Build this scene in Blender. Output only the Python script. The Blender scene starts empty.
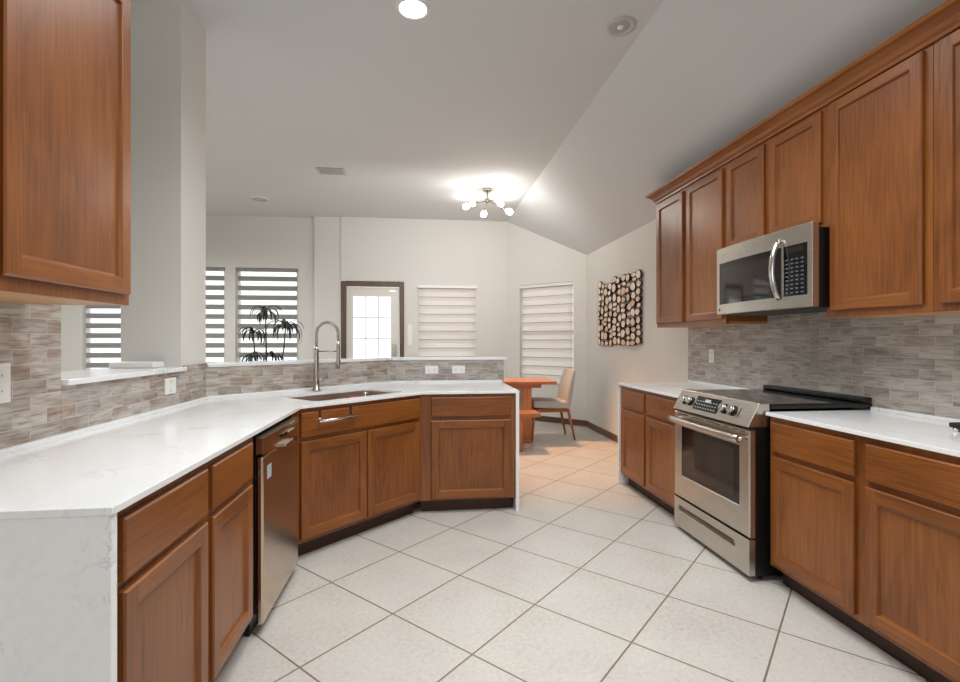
import bpy, bmesh, math, random
from mathutils import Vector, Matrix
from mathutils.geometry import tessellate_polygon
random.seed(7)
PI = math.pi
S = bpy.context.scene
C = S.collection

# ------------------------------------------------------------------ camera, world, light, exposure
cam_d = bpy.data.cameras.new('camera'); cam = bpy.data.objects.new('camera', cam_d); C.objects.link(cam)
cam_d.sensor_width = 36; cam_d.lens = 489 / 960 * 36; cam_d.clip_start = .02
cam.location = (0, 0, 1.296); cam.rotation_euler = (PI / 2, 0, -.118)
S.camera = cam
w = bpy.data.worlds.new('sky'); S.world = w; w.use_nodes = True
bg = w.node_tree.nodes['Background']; bg.inputs[0].default_value = (.93, .97, 1, 1); bg.inputs[1].default_value = 2.2
S.view_settings.view_transform = 'Standard'; S.view_settings.look = 'None'
S.view_settings.gamma = 1; S.view_settings.use_curve_mapping = False
S.view_settings.exposure = 0.0

def area(name, loc, rot, sx, sy, power, color=(1, 1, 1), spread=PI):
    l = bpy.data.lights.new(name, 'AREA'); l.shape = 'RECTANGLE'; l.size = sx; l.size_y = sy
    l.energy = power; l.color = color; l.spread = spread
    o = bpy.data.objects.new(name, l); C.objects.link(o); o.location = loc; o.rotation_euler = rot
    return o
area('fill_kitchen', (.5, 1.9, 3.28), (0, 0, 0), 1.8, 2.6, 70, (.96, .985, 1), math.radians(140))  # added fill under the ceiling, no fixture there; evens out the kitchen
area('fill_rear', (.2, -2.2, 2.0), (math.radians(82), 0, 0), 3.0, 1.8, 26, (.95, .98, 1))  # unseen fill added behind the camera, stands for no real lamp
area('fill_dining', (.2, 4.9, 2.3), (math.radians(88), 0, 0), 2.2, .5, 17, (.96, .98, 1), math.radians(110))  # added upright fill that brightens the far walls, not a dining fixture
area('fill_living', (-3.9, 5.2, 3.28), (0, 0, 0), 3.0, 3.5, 125, (1, .995, .98), math.radians(150))  # added soft fill over the living room, no such ceiling fitting

# ------------------------------------------------------------------ materials
def newmat(name):
    m = bpy.data.materials.new(name); m.use_nodes = True
    return m, m.node_tree, m.node_tree.nodes['Principled BSDF']
def lin(c):
    return tuple(((v / 255) / 12.92 if v / 255 <= .04045 else ((v / 255 + .055) / 1.055) ** 2.4) for v in c) + (1,)
def plain(name, rgb, rough=.5, metal=0, spec=.5, bump=0, bscale=200, coat=0):
    m, nt, b = newmat(name)
    b.inputs['Base Color'].default_value = lin(rgb); b.inputs['Roughness'].default_value = rough
    b.inputs['Metallic'].default_value = metal; b.inputs['Specular IOR Level'].default_value = spec
    b.inputs['Coat Weight'].default_value = coat
    if bump:
        tc = nt.nodes.new('ShaderNodeTexCoord'); n = nt.nodes.new('ShaderNodeTexNoise'); n.inputs['Scale'].default_value = bscale
        bp = nt.nodes.new('ShaderNodeBump'); bp.inputs['Strength'].default_value = bump; bp.inputs['Distance'].default_value = .002
        nt.links.new(tc.outputs['Object'], n.inputs['Vector']); nt.links.new(n.outputs[0], bp.inputs['Height']); nt.links.new(bp.outputs[0], b.inputs['Normal'])
    return m
def emis(name, rgb, s):
    m, nt, b = newmat(name)
    b.inputs['Base Color'].default_value = lin(rgb)
    b.inputs['Emission Color'].default_value = lin(rgb); b.inputs['Emission Strength'].default_value = s
    return m
def ramp(nt, stops):
    r = nt.nodes.new('ShaderNodeValToRGB'); e = r.color_ramp.elements
    e[0].position, e[0].color = stops[0][0], stops[0][1]; e[1].position, e[1].color = stops[-1][0], stops[-1][1]
    for p, c in stops[1:-1]:
        x = e.new(p); x.color = c
    return r
def wood(name, axis, dark, mid, light, rough=.33, coat=.2, k=1.0):
    """oak grain running along the given local axis"""
    m, nt, b = newmat(name); N, Lk = nt.nodes, nt.links
    tc = N.new('ShaderNodeTexCoord'); oi = N.new('ShaderNodeObjectInfo')
    add = N.new('ShaderNodeVectorMath'); add.operation = 'MULTIPLY_ADD'
    cmb = N.new('ShaderNodeCombineXYZ')
    for i in range(3): Lk.new(oi.outputs['Random'], cmb.inputs[i])
    Lk.new(cmb.outputs[0], add.inputs[0]); add.inputs[1].default_value = (7, 5, 9); Lk.new(tc.outputs['Object'], add.inputs[2])
    def noise(sc, along, across, detail, dist=0):
        mp = N.new('ShaderNodeMapping'); s = [across * k] * 3; s['xyz'.index(axis)] = along * k
        mp.inputs['Scale'].default_value = s; Lk.new(add.outputs[0], mp.inputs[0])
        n = N.new('ShaderNodeTexNoise'); n.inputs['Scale'].default_value = sc; n.inputs['Detail'].default_value = detail
        n.inputs['Distortion'].default_value = dist; Lk.new(mp.outputs[0], n.inputs[0]); return n
    broad = noise(1, .8, 4.5, 2, .8); fine = noise(1, 4, 130, 2); blotch = noise(1, 1.2, 2.5, 2)
    # cathedral figure: bands of the broad noise
    wv = N.new('ShaderNodeMath'); wv.operation = 'MULTIPLY'; wv.inputs[1].default_value = 60; Lk.new(broad.outputs[0], wv.inputs[0])
    sn = N.new('ShaderNodeMath'); sn.operation = 'SINE'; Lk.new(wv.outputs[0], sn.inputs[0])
    m1 = N.new('ShaderNodeMath'); m1.operation = 'MULTIPLY_ADD'; m1.inputs[1].default_value = .03; Lk.new(sn.outputs[0], m1.inputs[0]); fs_ = N.new('ShaderNodeMath'); fs_.operation = 'MULTIPLY_ADD'; fs_.inputs[1].default_value = .45; fs_.inputs[2].default_value = .275; Lk.new(fine.outputs[0], fs_.inputs[0]); Lk.new(fs_.outputs[0], m1.inputs[2])
    m2 = N.new('ShaderNodeMath'); m2.operation = 'MULTIPLY_ADD'; m2.inputs[1].default_value = .55; Lk.new(blotch.outputs[0], m2.inputs[0]); Lk.new(m1.outputs[0], m2.inputs[2])
    r = ramp(nt, [(.57, lin(dark)), (.775, lin(mid)), (.98, lin(light))]); Lk.new(m2.outputs[0], r.inputs[0])
    Lk.new(r.outputs[0], b.inputs['Base Color'])
    bp = N.new('ShaderNodeBump'); bp.inputs['Strength'].default_value = .06; bp.inputs['Distance'].default_value = .001
    Lk.new(fine.outputs[0], bp.inputs['Height']); Lk.new(bp.outputs[0], b.inputs['Normal'])
    b.inputs['Roughness'].default_value = rough; b.inputs['Coat Weight'].default_value = coat; b.inputs['Coat Roughness'].default_value = .22
    b.inputs['Specular IOR Level'].default_value = .4
    return m
OD, OM, OL = (100, 54, 17), (132, 76, 31), (152, 92, 42)
M = {}
M['oak_v'] = wood('oak_v', 'z', OD, OM, OL)
M['oak_h'] = wood('oak_h', 'x', OD, OM, OL)
M['oak_under'] = wood('oak_under', 'x', (150, 100, 60), (190, 145, 98), (214, 172, 124), .5, 0)
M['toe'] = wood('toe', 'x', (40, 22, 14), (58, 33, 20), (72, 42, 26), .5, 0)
M['table'] = wood('table', 'x', (140, 84, 50), (176, 114, 74), (196, 134, 92), .35, .2)
M['table_v'] = wood('table_v', 'z', (140, 80, 44), (190, 118, 70), (212, 142, 92), .4, .1)
M['chairleg'] = wood('chairleg', 'z', (110, 66, 36), (156, 98, 56), (176, 118, 72), .4, 0)
M['basewood'] = wood('basewood', 'x', (78, 54, 40), (104, 74, 54), (122, 88, 66), .45, 0)
M['doortrim'] = wood('doortrim', 'z', (74, 60, 48), (98, 80, 64), (114, 94, 76), .45, 0)
M['wall'] = plain('wall_paint', (222, 219, 213), .7, bump=.15, bscale=90)
M['wall2'] = plain('living_wall_paint', (220, 218, 213), .7, bump=.15, bscale=90)
M['ceil'] = plain('ceiling_paint', (209, 211, 211), .8, bump=.2, bscale=80)
M['white'] = plain('white_trim', (236, 234, 230), .35)
M['plate'] = plain('plate_white', (238, 237, 233), .35)
M['slot'] = plain('slot_dark', (60, 58, 56), .5)
M['doorpaint'] = plain('door_paint', (226, 220, 210), .4)
M['black'] = plain('black_enamel', (14, 14, 15), .35)
M['blackglass'] = plain('black_glass', (12, 12, 13), .06, spec=.6)
M['ovenglass'] = plain('oven_glass', (40, 30, 25), .07, spec=.7)
M['bulb'] = emis('bulb_glass', (255, 248, 235), 14)
M['lens'] = emis('lamp_lens', (255, 253, 248), 14)
M['lens_dim'] = plain('lamp_reflector', (190, 190, 188), .25, metal=.6)
M['fabric'] = plain('grey_upholstery', (182, 181, 178), .9, bump=.4, bscale=500)
M['leaf'] = plain('plant_leaf', (26, 38, 28), .5)
M['stem'] = plain('plant_stem', (70, 62, 48), .7)
M['pot'] = plain('plant_pot', (70, 68, 66), .6)
M['soil'] = plain('plant_soil', (50, 38, 28), .9)
M['grille'] = plain('vent_grille', (188, 188, 186), .5)
M['ventdark'] = plain('vent_dark', (96, 96, 96), .7)
M['red'] = plain('red_plastic', (170, 30, 26), .4)
M['mark'] = plain('pale_print', (178, 186, 190), .5)
M['band'] = plain('blind_band', (146, 145, 144), .9)
M['slice_edge'] = plain('bark_brown', (58, 30, 18), .6)

def steel(name, rgb=(196, 190, 182), rough=.28, axis='x'):
    m, nt, b = newmat(name); N, Lk = nt.nodes, nt.links
    b.inputs['Metallic'].default_value = 1; b.inputs['Base Color'].default_value = lin(rgb)
    tc = N.new('ShaderNodeTexCoord'); mp = N.new('ShaderNodeMapping'); s = [600, 600, 600]; s['xyz'.index(axis)] = 4
    mp.inputs['Scale'].default_value = s; n = N.new('ShaderNodeTexNoise'); n.inputs['Scale'].default_value = 1
    Lk.new(tc.outputs['Object'], mp.inputs[0]); Lk.new(mp.outputs[0], n.inputs[0])
    mr = N.new('ShaderNodeMapRange'); mr.inputs['To Min'].default_value = rough - .03; mr.inputs['To Max'].default_value = rough + .03
    Lk.new(n.outputs[0], mr.inputs[0]); Lk.new(mr.outputs[0], b.inputs['Roughness'])
    return m
M['steel'] = steel('brushed_steel', (200, 192, 182), .28); M['steel_dark'] = steel('dishwasher_steel', (206, 190, 170), .22)
M['nickel'] = plain('nickel', (176, 170, 162), .25, metal=1); M['keyprint'] = plain('key_print', (96, 104, 112), .5); M['chrome'] = plain('chrome', (215, 213, 210), .12, metal=1)
M['sink'] = steel('sink_steel', (196, 186, 176), .42)

def tile_floor():
    m, nt, b = newmat('floor_tile'); N, Lk = nt.nodes, nt.links
    uv = N.new('ShaderNodeUVMap'); uv.uv_map = 'UVMap'
    br = N.new('ShaderNodeTexBrick'); br.offset = 0; br.squash = 1
    br.inputs['Scale'].default_value = 1; br.inputs['Brick Width'].default_value = .487; br.inputs['Row Height'].default_value = .487
    br.inputs['Mortar Size'].default_value = .0042; br.inputs['Mortar Smooth'].default_value = .1
    br.inputs['Color1'].default_value = (.35, .35, .35, 1); br.inputs['Color2'].default_value = (.65, .65, .65, 1); br.inputs['Mortar'].default_value = (0, 0, 0, 1)
    Lk.new(uv.outputs[0], br.inputs['Vector'])
    n1 = N.new('ShaderNodeTexNoise'); n1.inputs['Scale'].default_value = 48; n1.inputs['Detail'].default_value = 9; n1.inputs['Roughness'].default_value = .75
    Lk.new(uv.outputs[0], n1.inputs[0])
    n2 = N.new('ShaderNodeTexNoise'); n2.inputs['Scale'].default_value = 3; n2.inputs['Detail'].default_value = 3; Lk.new(uv.outputs[0], n2.inputs[0])
    mx = N.new('ShaderNodeMath'); mx.operation = 'MULTIPLY_ADD'; mx.inputs[1].default_value = .35; Lk.new(n2.outputs[0], mx.inputs[0]); Lk.new(n1.outputs[0], mx.inputs[2])
    r = ramp(nt, [(.44, lin((178, 171, 161))), (.64, lin((199, 194, 186))), (.88, lin((210, 206, 199)))]); Lk.new(mx.outputs[0], r.inputs[0])
    mix = N.new('ShaderNodeMix'); mix.data_type = 'RGBA'; Lk.new(br.outputs['Fac'], mix.inputs[0]); Lk.new(r.outputs[0], mix.inputs[6]); mix.inputs[7].default_value = lin((128, 114, 102))
    Lk.new(mix.outputs[2], b.inputs['Base Color'])
    bp = N.new('ShaderNodeBump'); bp.invert = True; bp.inputs['Strength'].default_value = .5; bp.inputs['Distance'].default_value = .002
    Lk.new(br.outputs['Fac'], bp.inputs['Height']); Lk.new(bp.outputs[0], b.inputs['Normal'])
    mr = N.new('ShaderNodeMapRange'); mr.inputs['To Min'].default_value = .3; mr.inputs['To Max'].default_value = .5; Lk.new(n1.outputs[0], mr.inputs[0]); Lk.new(mr.outputs[0], b.inputs['Roughness'])
    return m
M['floor'] = tile_floor()
def splash(name, warm):
    m, nt, b = newmat(name); N, Lk = nt.nodes, nt.links
    uv = N.new('ShaderNodeUVMap'); uv.uv_map = 'UVMap'
    def brick(c1, c2, cm):
        br = N.new('ShaderNodeTexBrick'); br.offset = .5
        br.inputs['Scale'].default_value = 1; br.inputs['Brick Width'].default_value = .155; br.inputs['Row Height'].default_value = .0555
        br.inputs['Mortar Size'].default_value = .0013; br.inputs['Mortar Smooth'].default_value = .1
        for k_, c in (('Color1', c1), ('Color2', c2), ('Mortar', cm)): br.inputs[k_].default_value = c
        Lk.new(uv.outputs[0], br.inputs['Vector']); return br
    br = brick((0, 0, 0, 1), (1, 1, 1, 1), (.5, .5, .5, 1))
    def streak(sx, sy, det, dist):
        mp = N.new('ShaderNodeMapping'); mp.inputs['Scale'].default_value = (sx, sy, 1); Lk.new(uv.outputs[0], mp.inputs[0])
        off = N.new('ShaderNodeVectorMath'); off.operation = 'MULTIPLY_ADD'; off.inputs[1].default_value = (9, 5, 31)
        Lk.new(br.outputs['Color'], off.inputs[0]); Lk.new(mp.outputs[0], off.inputs[2])
        n = N.new('ShaderNodeTexNoise'); n.inputs['Scale'].default_value = 1; n.inputs['Detail'].default_value = det; n.inputs['Roughness'].default_value = .65; n.inputs['Distortion'].default_value = dist
        Lk.new(off.outputs[0], n.inputs[0]); return n
    s1 = streak(7, 75, 7, .5); s2 = streak(4, 14, 2, .5)
    a = [(.27, lin((104, 98, 96))), (.38, lin((160, 152, 147))), (.5, lin((186, 181, 175))), (.72, lin((206, 202, 197)))]
    r = ramp(nt, a); Lk.new(s1.outputs[0], r.inputs[0])
    r2 = ramp(nt, [(.38, lin((150, 121, 100)) if warm else lin((150, 138, 128))), (.6, (.62, .62, .62, 1))]); Lk.new(s2.outputs[0], r2.inputs[0])
    mm = N.new('ShaderNodeMix'); mm.data_type = 'RGBA'; mm.blend_type = 'OVERLAY'; mm.inputs[0].default_value = .6 if warm else .45
    Lk.new(r.outputs[0], mm.inputs[6]); Lk.new(r2.outputs[0], mm.inputs[7])
    tint = brick(lin((226, 223, 221)), lin((255, 252, 248)), lin((240, 240, 240)))
    m2 = N.new('ShaderNodeMix'); m2.data_type = 'RGBA'; m2.blend_type = 'MULTIPLY'; m2.inputs[0].default_value = .9
    Lk.new(mm.outputs[2], m2.inputs[6]); Lk.new(tint.outputs['Color'], m2.inputs[7])
    mix = N.new('ShaderNodeMix'); mix.data_type = 'RGBA'; Lk.new(br.outputs['Fac'], mix.inputs[0]); Lk.new(m2.outputs[2], mix.inputs[6]); mix.inputs[7].default_value = lin((196, 191, 185))
    Lk.new(mix.outputs[2], b.inputs['Base Color']); b.inputs['Roughness'].default_value = .45
    bp = N.new('ShaderNodeBump'); bp.invert = True; bp.inputs['Strength'].default_value = .4; bp.inputs['Distance'].default_value = .002
    Lk.new(br.outputs['Fac'], bp.inputs['Height']); Lk.new(bp.outputs[0], b.inputs['Normal'])
    return m
M['splash_warm'] = splash('backsplash_warm', True); M['splash_cool'] = splash('backsplash_cool', False)
def quartz():
    m, nt, b = newmat('quartz'); N, Lk = nt.nodes, nt.links
    tc = N.new('ShaderNodeTexCoord')
    n = N.new('ShaderNodeTexNoise'); n.inputs['Scale'].default_value = 8; n.inputs['Detail'].default_value = 8; n.inputs['Roughness'].default_value = .7; n.inputs['Distortion'].default_value = 1.6
    Lk.new(tc.outputs['Object'], n.inputs[0])
    sub = N.new('ShaderNodeMath'); sub.operation = 'SUBTRACT'; sub.inputs[1].default_value = .5; Lk.new(n.outputs[0], sub.inputs[0])
    ab = N.new('ShaderNodeMath'); ab.operation = 'ABSOLUTE'; Lk.new(sub.outputs[0], ab.inputs[0])
    vein = ramp(nt, [(0, (1, 1, 1, 1)), (.012, (.25, .25, .25, 1)), (.03, (0, 0, 0, 1))]); Lk.new(ab.outputs[0], vein.inputs[0])
    n2 = N.new('ShaderNodeTexNoise'); n2.inputs['Scale'].default_value = 3.2; n2.inputs['Detail'].default_value = 4; Lk.new(tc.outputs['Object'], n2.inputs[0])
    msk = ramp(nt, [(.52, (0, 0, 0, 1)), (.70, (1, 1, 1, 1))]); Lk.new(n2.outputs[0], msk.inputs[0])
    mu = N.new('ShaderNodeMath'); mu.operation = 'MULTIPLY'; Lk.new(vein.outputs[0], mu.inputs[0]); Lk.new(msk.outputs[0], mu.inputs[1])
    n3 = N.new('ShaderNodeTexNoise'); n3.inputs['Scale'].default_value = 60; n3.inputs['Detail'].default_value = 4; Lk.new(tc.outputs['Object'], n3.inputs[0])
    base = ramp(nt, [(.3, lin((238, 239, 239))), (.7, lin((243, 244, 244)))]); Lk.new(n3.outputs[0], base.inputs[0])
    mix = N.new('ShaderNodeMix'); mix.data_type = 'RGBA'; Lk.new(mu.outputs[0], mix.inputs[0]); Lk.new(base.outputs[0], mix.inputs[6]); mix.inputs[7].default_value = lin((150, 150, 152))
    Lk.new(mix.outputs[2], b.inputs['Base Color']); b.inputs['Roughness'].default_value = .13
    return m
M['quartz'] = quartz()
def glassmat():
    m, nt, b = newmat('window_glass'); N, Lk = nt.nodes, nt.links
    t = N.new('ShaderNodeBsdfTransparent'); g = N.new('ShaderNodeBsdfGlossy'); g.inputs['Roughness'].default_value = .02
    f = N.new('ShaderNodeFresnel'); f.inputs[0].default_value = 1.45; mx = N.new('ShaderNodeMixShader')
    Lk.new(f.outputs[0], mx.inputs[0]); Lk.new(t.outputs[0], mx.inputs[1]); Lk.new(g.outputs[0], mx.inputs[2])
    Lk.new(mx.outputs[0], nt.nodes['Material Output'].inputs[0]); return m
M['glass'] = glassmat()
def sheer(name, rgb, tr):
    m, nt, b = newmat(name); N, Lk = nt.nodes, nt.links
    t = N.new('ShaderNodeBsdfTransparent'); d = N.new('ShaderNodeBsdfTranslucent'); d.inputs[0].default_value = lin(rgb)
    df = N.new('ShaderNodeBsdfDiffuse'); df.inputs[0].default_value = lin(rgb)
    a = N.new('ShaderNodeMixShader'); a.inputs[0].default_value = .5; Lk.new(d.outputs[0], a.inputs[1]); Lk.new(df.outputs[0], a.inputs[2])
    mx = N.new('ShaderNodeMixShader'); mx.inputs[0].default_value = tr; Lk.new(a.outputs[0], mx.inputs[1]); Lk.new(t.outputs[0], mx.inputs[2])
    Lk.new(mx.outputs[0], nt.nodes['Material Output'].inputs[0]); return m
M['sheer'] = sheer('blind_sheer', (240, 240, 240), .45)
M['shade_light'] = sheer('blind_light_band', (246, 242, 238), .04)
M['shade_mid'] = sheer('blind_mid_band', (238, 231, 225), .0)
M['shade_dark'] = plain('blind_dark_line', (160, 152, 146), .9)
def sliceface():
    m, nt, b = newmat('slice_face'); N, Lk = nt.nodes, nt.links
    oi = N.new('ShaderNodeObjectInfo'); r = ramp(nt, [(0, lin((224, 188, 156))), (.5, lin((236, 212, 190))), (1, lin((244, 232, 220)))])
    Lk.new(oi.outputs['Random'], r.inputs[0]); Lk.new(r.outputs[0], b.inputs['Base Color']); b.inputs['Roughness'].default_value = .35
    return m
M['slice'] = sliceface()

# ------------------------------------------------------------------ mesh helpers
class MB:
    def __init__(s): s.v = []; s.f = []; s.m = []; s.sm = []; s.mats = []
    def mi(s, m):
        if m not in s.mats: s.mats.append(m)
        return s.mats.index(m)
    def add(s, vs, fs, m, smooth=False):
        o = len(s.v); s.v += [tuple(v) for v in vs]; k = s.mi(m)
        for f in fs: s.f.append(tuple(i + o for i in f)); s.m.append(k); s.sm.append(smooth)
        return s
    def box(s, x0, x1, y0, y1, z0, z1, m, T=None):
        vs = [Vector((x, y, z)) for z in (z0, z1) for y in (y0, y1) for x in (x0, x1)]
        if T: vs = [T @ v for v in vs]
        return s.add(vs, [(0, 2, 3, 1), (4, 5, 7, 6), (0, 1, 5, 4), (1, 3, 7, 5), (3, 2, 6, 7), (2, 0, 4, 6)], m)
    def prism(s, poly, z0, z1, m, holes=(), side=None):
        loops = [poly] + list(holes); pts = [Vector((x, y, 0)) for L in loops for x, y in L]
        tris = tessellate_polygon([[Vector((x, y, 0)) for x, y in L] for L in loops]); n = len(pts)
        vs = [(p.x, p.y, z0) for p in pts] + [(p.x, p.y, z1) for p in pts]; fs = []
        for t in tris:
            a, b_, c = (pts[i] for i in t)
            if (b_ - a).cross(c - a).z < 0: t = (t[0], t[2], t[1])
            fs.append(tuple(i + n for i in t)); fs.append((t[0], t[2], t[1]))
        o = 0; sides = []
        for li, L in enumerate(loops):
            ar = sum(L[i][0] * L[(i + 1) % len(L)][1] - L[(i + 1) % len(L)][0] * L[i][1] for i in range(len(L)))
            ccw = (ar > 0) == (li == 0)
            for i in range(len(L)):
                a, b_ = o + i, o + (i + 1) % len(L)
                sides.append((a, b_, b_ + n, a + n) if ccw else (b_, a, a + n, b_ + n))
            o += len(L)
        return s.add(vs, fs + sides, m)
    def tube(s, pts, r, m, seg=10, caps=True, flat=1.0):
        pts = [Vector(p) for p in pts]; n = len(pts); rr = r if isinstance(r, (list, tuple)) else [r] * n
        vs = []; up = None
        for i, p in enumerate(pts):
            d = (pts[min(i + 1, n - 1)] - pts[max(i - 1, 0)]).normalized()
            if up is None: up = Vector((0, 0, 1)) if abs(d.z) < .9 else Vector((1, 0, 0))
            a = d.cross(up).normalized(); b_ = a.cross(d).normalized(); up = b_
            for k in range(seg):
                t = 2 * PI * k / seg; vs.append(p + a * math.cos(t) * rr[i] + b_ * math.sin(t) * rr[i] * flat)
        fs = [(i * seg + k, i * seg + (k + 1) % seg, (i + 1) * seg + (k + 1) % seg, (i + 1) * seg + k) for i in range(n - 1) for k in range(seg)]
        s.add(vs, fs, m, True)
        if caps: s.add(vs[:seg], [tuple(range(seg))[::-1]], m); s.add(vs[-seg:], [tuple(range(seg))], m)
        return s
    def lathe(s, prof, m, seg=24, T=None, smooth=True):
        vs = [Vector((r * math.cos(2 * PI * k / seg), r * math.sin(2 * PI * k / seg), z)) for r, z in prof for k in range(seg)]
        if T: vs = [T @ v for v in vs]
        fs = [(i * seg + k, i * seg + (k + 1) % seg, (i + 1) * seg + (k + 1) % seg, (i + 1) * seg + k) for i in range(len(prof) - 1) for k in range(seg)]
        return s.add(vs, fs, m, smooth)
    def build(s, name, parent=None, bevel=0, uv=None, loc=None):
        me = bpy.data.meshes.new(name); me.from_pydata(s.v, [], s.f)
        for m in s.mats: me.materials.append(M[m])
        for i, p in enumerate(me.polygons): p.material_index = s.m[i]; p.use_smooth = s.sm[i]
        bm = bmesh.new(); bm.from_mesh(me); bmesh.ops.remove_doubles(bm, verts=bm.verts, dist=1e-5); bmesh.ops.recalc_face_normals(bm, faces=bm.faces); bm.to_mesh(me); bm.free()
        o = bpy.data.objects.new(name, me); C.objects.link(o)
        if loc: o.location = loc
        if parent: o.parent = parent
        if uv:
            O, U, V = map(Vector, uv); L = me.uv_layers.new(name='UVMap')
            for lp in me.loops:
                p = me.vertices[lp.vertex_index].co - O; L.data[lp.index].uv = (p.dot(U), p.dot(V))
        if bevel:
            md = o.modifiers.new('bevel', 'BEVEL'); md.width = bevel; md.segments = 2; md.limit_method = 'ANGLE'; md.angle_limit = math.radians(40)
        return o
def thing(name, label, cat, loc=(0, 0, 0), rz=0, group=None):
    o = bpy.data.objects.new(name, None); o.empty_display_size = .1; C.objects.link(o); o.location = loc; o.rotation_euler = (0, 0, rz)
    return tag(o, label, cat, group)
def tag(o, label, cat, group=None):
    o['label'] = label; o['category'] = cat
    if group: o['group'] = group
    return o
def struct(o, label=None):
    o['kind'] = 'structure'
    if label: o['label'] = label
    return o
def boxpart(name, dims, m, parent, bevel=.002):
    return MB().box(*dims, m).build(name, parent, bevel)

# ------------------------------------------------------------------ the room
ZC = 3.33; XF = 1.434; SL = .70; XR = 2.48
def zs(x): return ZC - SL * max(0, x - XF)
OX, OY = -.138, 2.356; q = math.sqrt(.5)
fl = MB().box(-7.0, 2.7, -2.8, 8.7, -.1, 0, 'floor').build('floor', uv=((OX, OY, 0), (q, q, 0), (q, -q, 0))); struct(fl)
cl = MB()
cl.box(-7.0, XF, -2.8, 8.7, ZC, ZC + .1, 'ceil')
cl.add([(XF, -2.8, ZC), (XF, 8.7, ZC), (2.7, 8.7, zs(2.7)), (2.7, -2.8, zs(2.7)), (XF, -2.8, ZC + .1), (XF, 8.7, ZC + .1), (2.7, 8.7, zs(2.7) + .1), (2.7, -2.8, zs(2.7) + .1)],
       [(0, 1, 2, 3), (7, 6, 5, 4), (0, 4, 5, 1), (1, 5, 6, 2), (2, 6, 7, 3), (3, 7, 4, 0)], 'ceil')
struct(cl.build('ceiling'))

def wall(name, p0, p1, z1, holes, m, th=.15, ztop=None, br=()):
    """wall from p0 to p1, its room side to the right of the direction; holes (s0, s1, z0, z1); ztop(s) for sloped tops"""
    p0 = Vector(p0); p1 = Vector(p1); d = (p1 - p0); L = d.length; d.normalize(); n = Vector((-d.y, d.x))
    T = Matrix(((d.x, n.x, 0, p0.x), (d.y, n.y, 0, p0.y), (0, 0, 1, 0), (0, 0, 0, 1)))
    b = MB(); ss = sorted({0, L} | {h[0] for h in holes} | {h[1] for h in holes} | set(br))
    for a, c in zip(ss, ss[1:]):
        zz = 0
        for h in sorted([h for h in holes if h[0] <= a + 1e-6 and h[1] >= c - 1e-6], key=lambda h: h[2]):
            if h[2] > zz: b.box(a, c, 0, th, zz, h[2], m, T)
            zz = h[3]
        if ztop:
            za, zc = ztop(a), ztop(c); vs = [T @ Vector(v) for v in ((a, 0, zz), (c, 0, zz), (a, th, zz), (c, th, zz), (a, 0, za), (c, 0, zc), (a, th, za), (c, th, zc))]
            b.add(vs, [(0, 2, 3, 1), (4, 5, 7, 6), (0, 1, 5, 4), (1, 3, 7, 5), (3, 2, 6, 7), (2, 0, 4, 6)], m)
        else: b.box(a, c, 0, th, zz, z1, m, T)
    o = b.build(name); struct(o); return o, T
YB = 8.22
# living room far wall with three windows (y = 8.0)
WZ0, WZ1 = .59, 2.49
wallA, TA = wall('wall_living', (-6.8, 8.35), (-1.747, 8.35), ZC, [(6.8 - 5.29, 6.8 - 4.31, WZ0, WZ1), (6.8 - 4.155, 6.8 - 3.17, WZ0, WZ1), (6.8 - 3.01, 6.8 - 2.025, WZ0, WZ1)], 'wall2')
struct(MB().box(-1.747, -1.32, 8.25, 8.55, 0, ZC, 'wall2').build('wall_pier'))
wallB, TB = wall('wall_far', (-1.32, YB), (1.43, YB), ZC, [(1.32 - 1.232, 1.32 - .37, 0, 2.205), (1.32 - .056, 1.32 + .898, .61, 2.195)], 'wall')
La = math.hypot(.95, .95)
sa0, sa1 = .265, 1.255
wallC, TC = wall('wall_corner', (1.43, 8.22), (2.48, 7.17), ZC, [(sa0, sa1, .62, 2.22)], 'wall', ztop=lambda s: zs(1.43 + s * q))
wallD, TD = wall('wall_right', (XR, 7.17), (XR, -2.6), zs(XR), [], 'wall')
wall('wall_rear', (XR, -2.6), (-6.8, -2.6), ZC, [(3.0, 5.0, .9, 2.2)], 'wall', ztop=lambda s: zs(XR - s), br=(XR - XF,))
wall('wall_left', (-6.8, -2.6), (-6.8, 8.35), ZC, [(3.5, 5.3, .6, 2.4)], 'wall2')
# partition between kitchen and living room with the ledge opening, the column and the low walls
XL = -1.41
pt = MB()
pt.box(XL - .33, XL, -2.6, 2.09, 0, ZC, 'wall'); pt.box(XL - .33, XL, 2.09, 3.07, 0, 1.12, 'wall'); pt.box(XL - .33, XL, 3.07, 3.40, 0, ZC, 'wall')
struct(pt.build('wall_partition'))
nx, ny = -q, q
lowp = [(XL, 3.40), (-.287, 4.51), (.757, 4.51), (.757, 4.66), (-.287 - .062, 4.66), (XL - .212, 3.40)]
struct(MB().prism([(XL, 3.402), (-.287, 4.512), (.757, 4.512), (.757, 4.66), (-.349, 4.66), (-1.607, 3.402)], 0, 1.12, 'wall').build('wall_low'))
# ledge caps
struct(MB().box(XL - .36, XL + .035, 2.092, 3.068, 1.121, 1.145, 'quartz').build('trim_1', bevel=.003), 'white stone ledge cap in the opening under the left wall cabinet')
struct(MB().prism([(XL + .018, 3.405), (-.279, 4.49), (.785, 4.49), (.785, 4.70), (-.366, 4.70), (-1.66, 3.405)], 1.121, 1.145, 'quartz').build('trim_2', bevel=.003), 'white stone cap along the low wall behind the sink')
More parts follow.
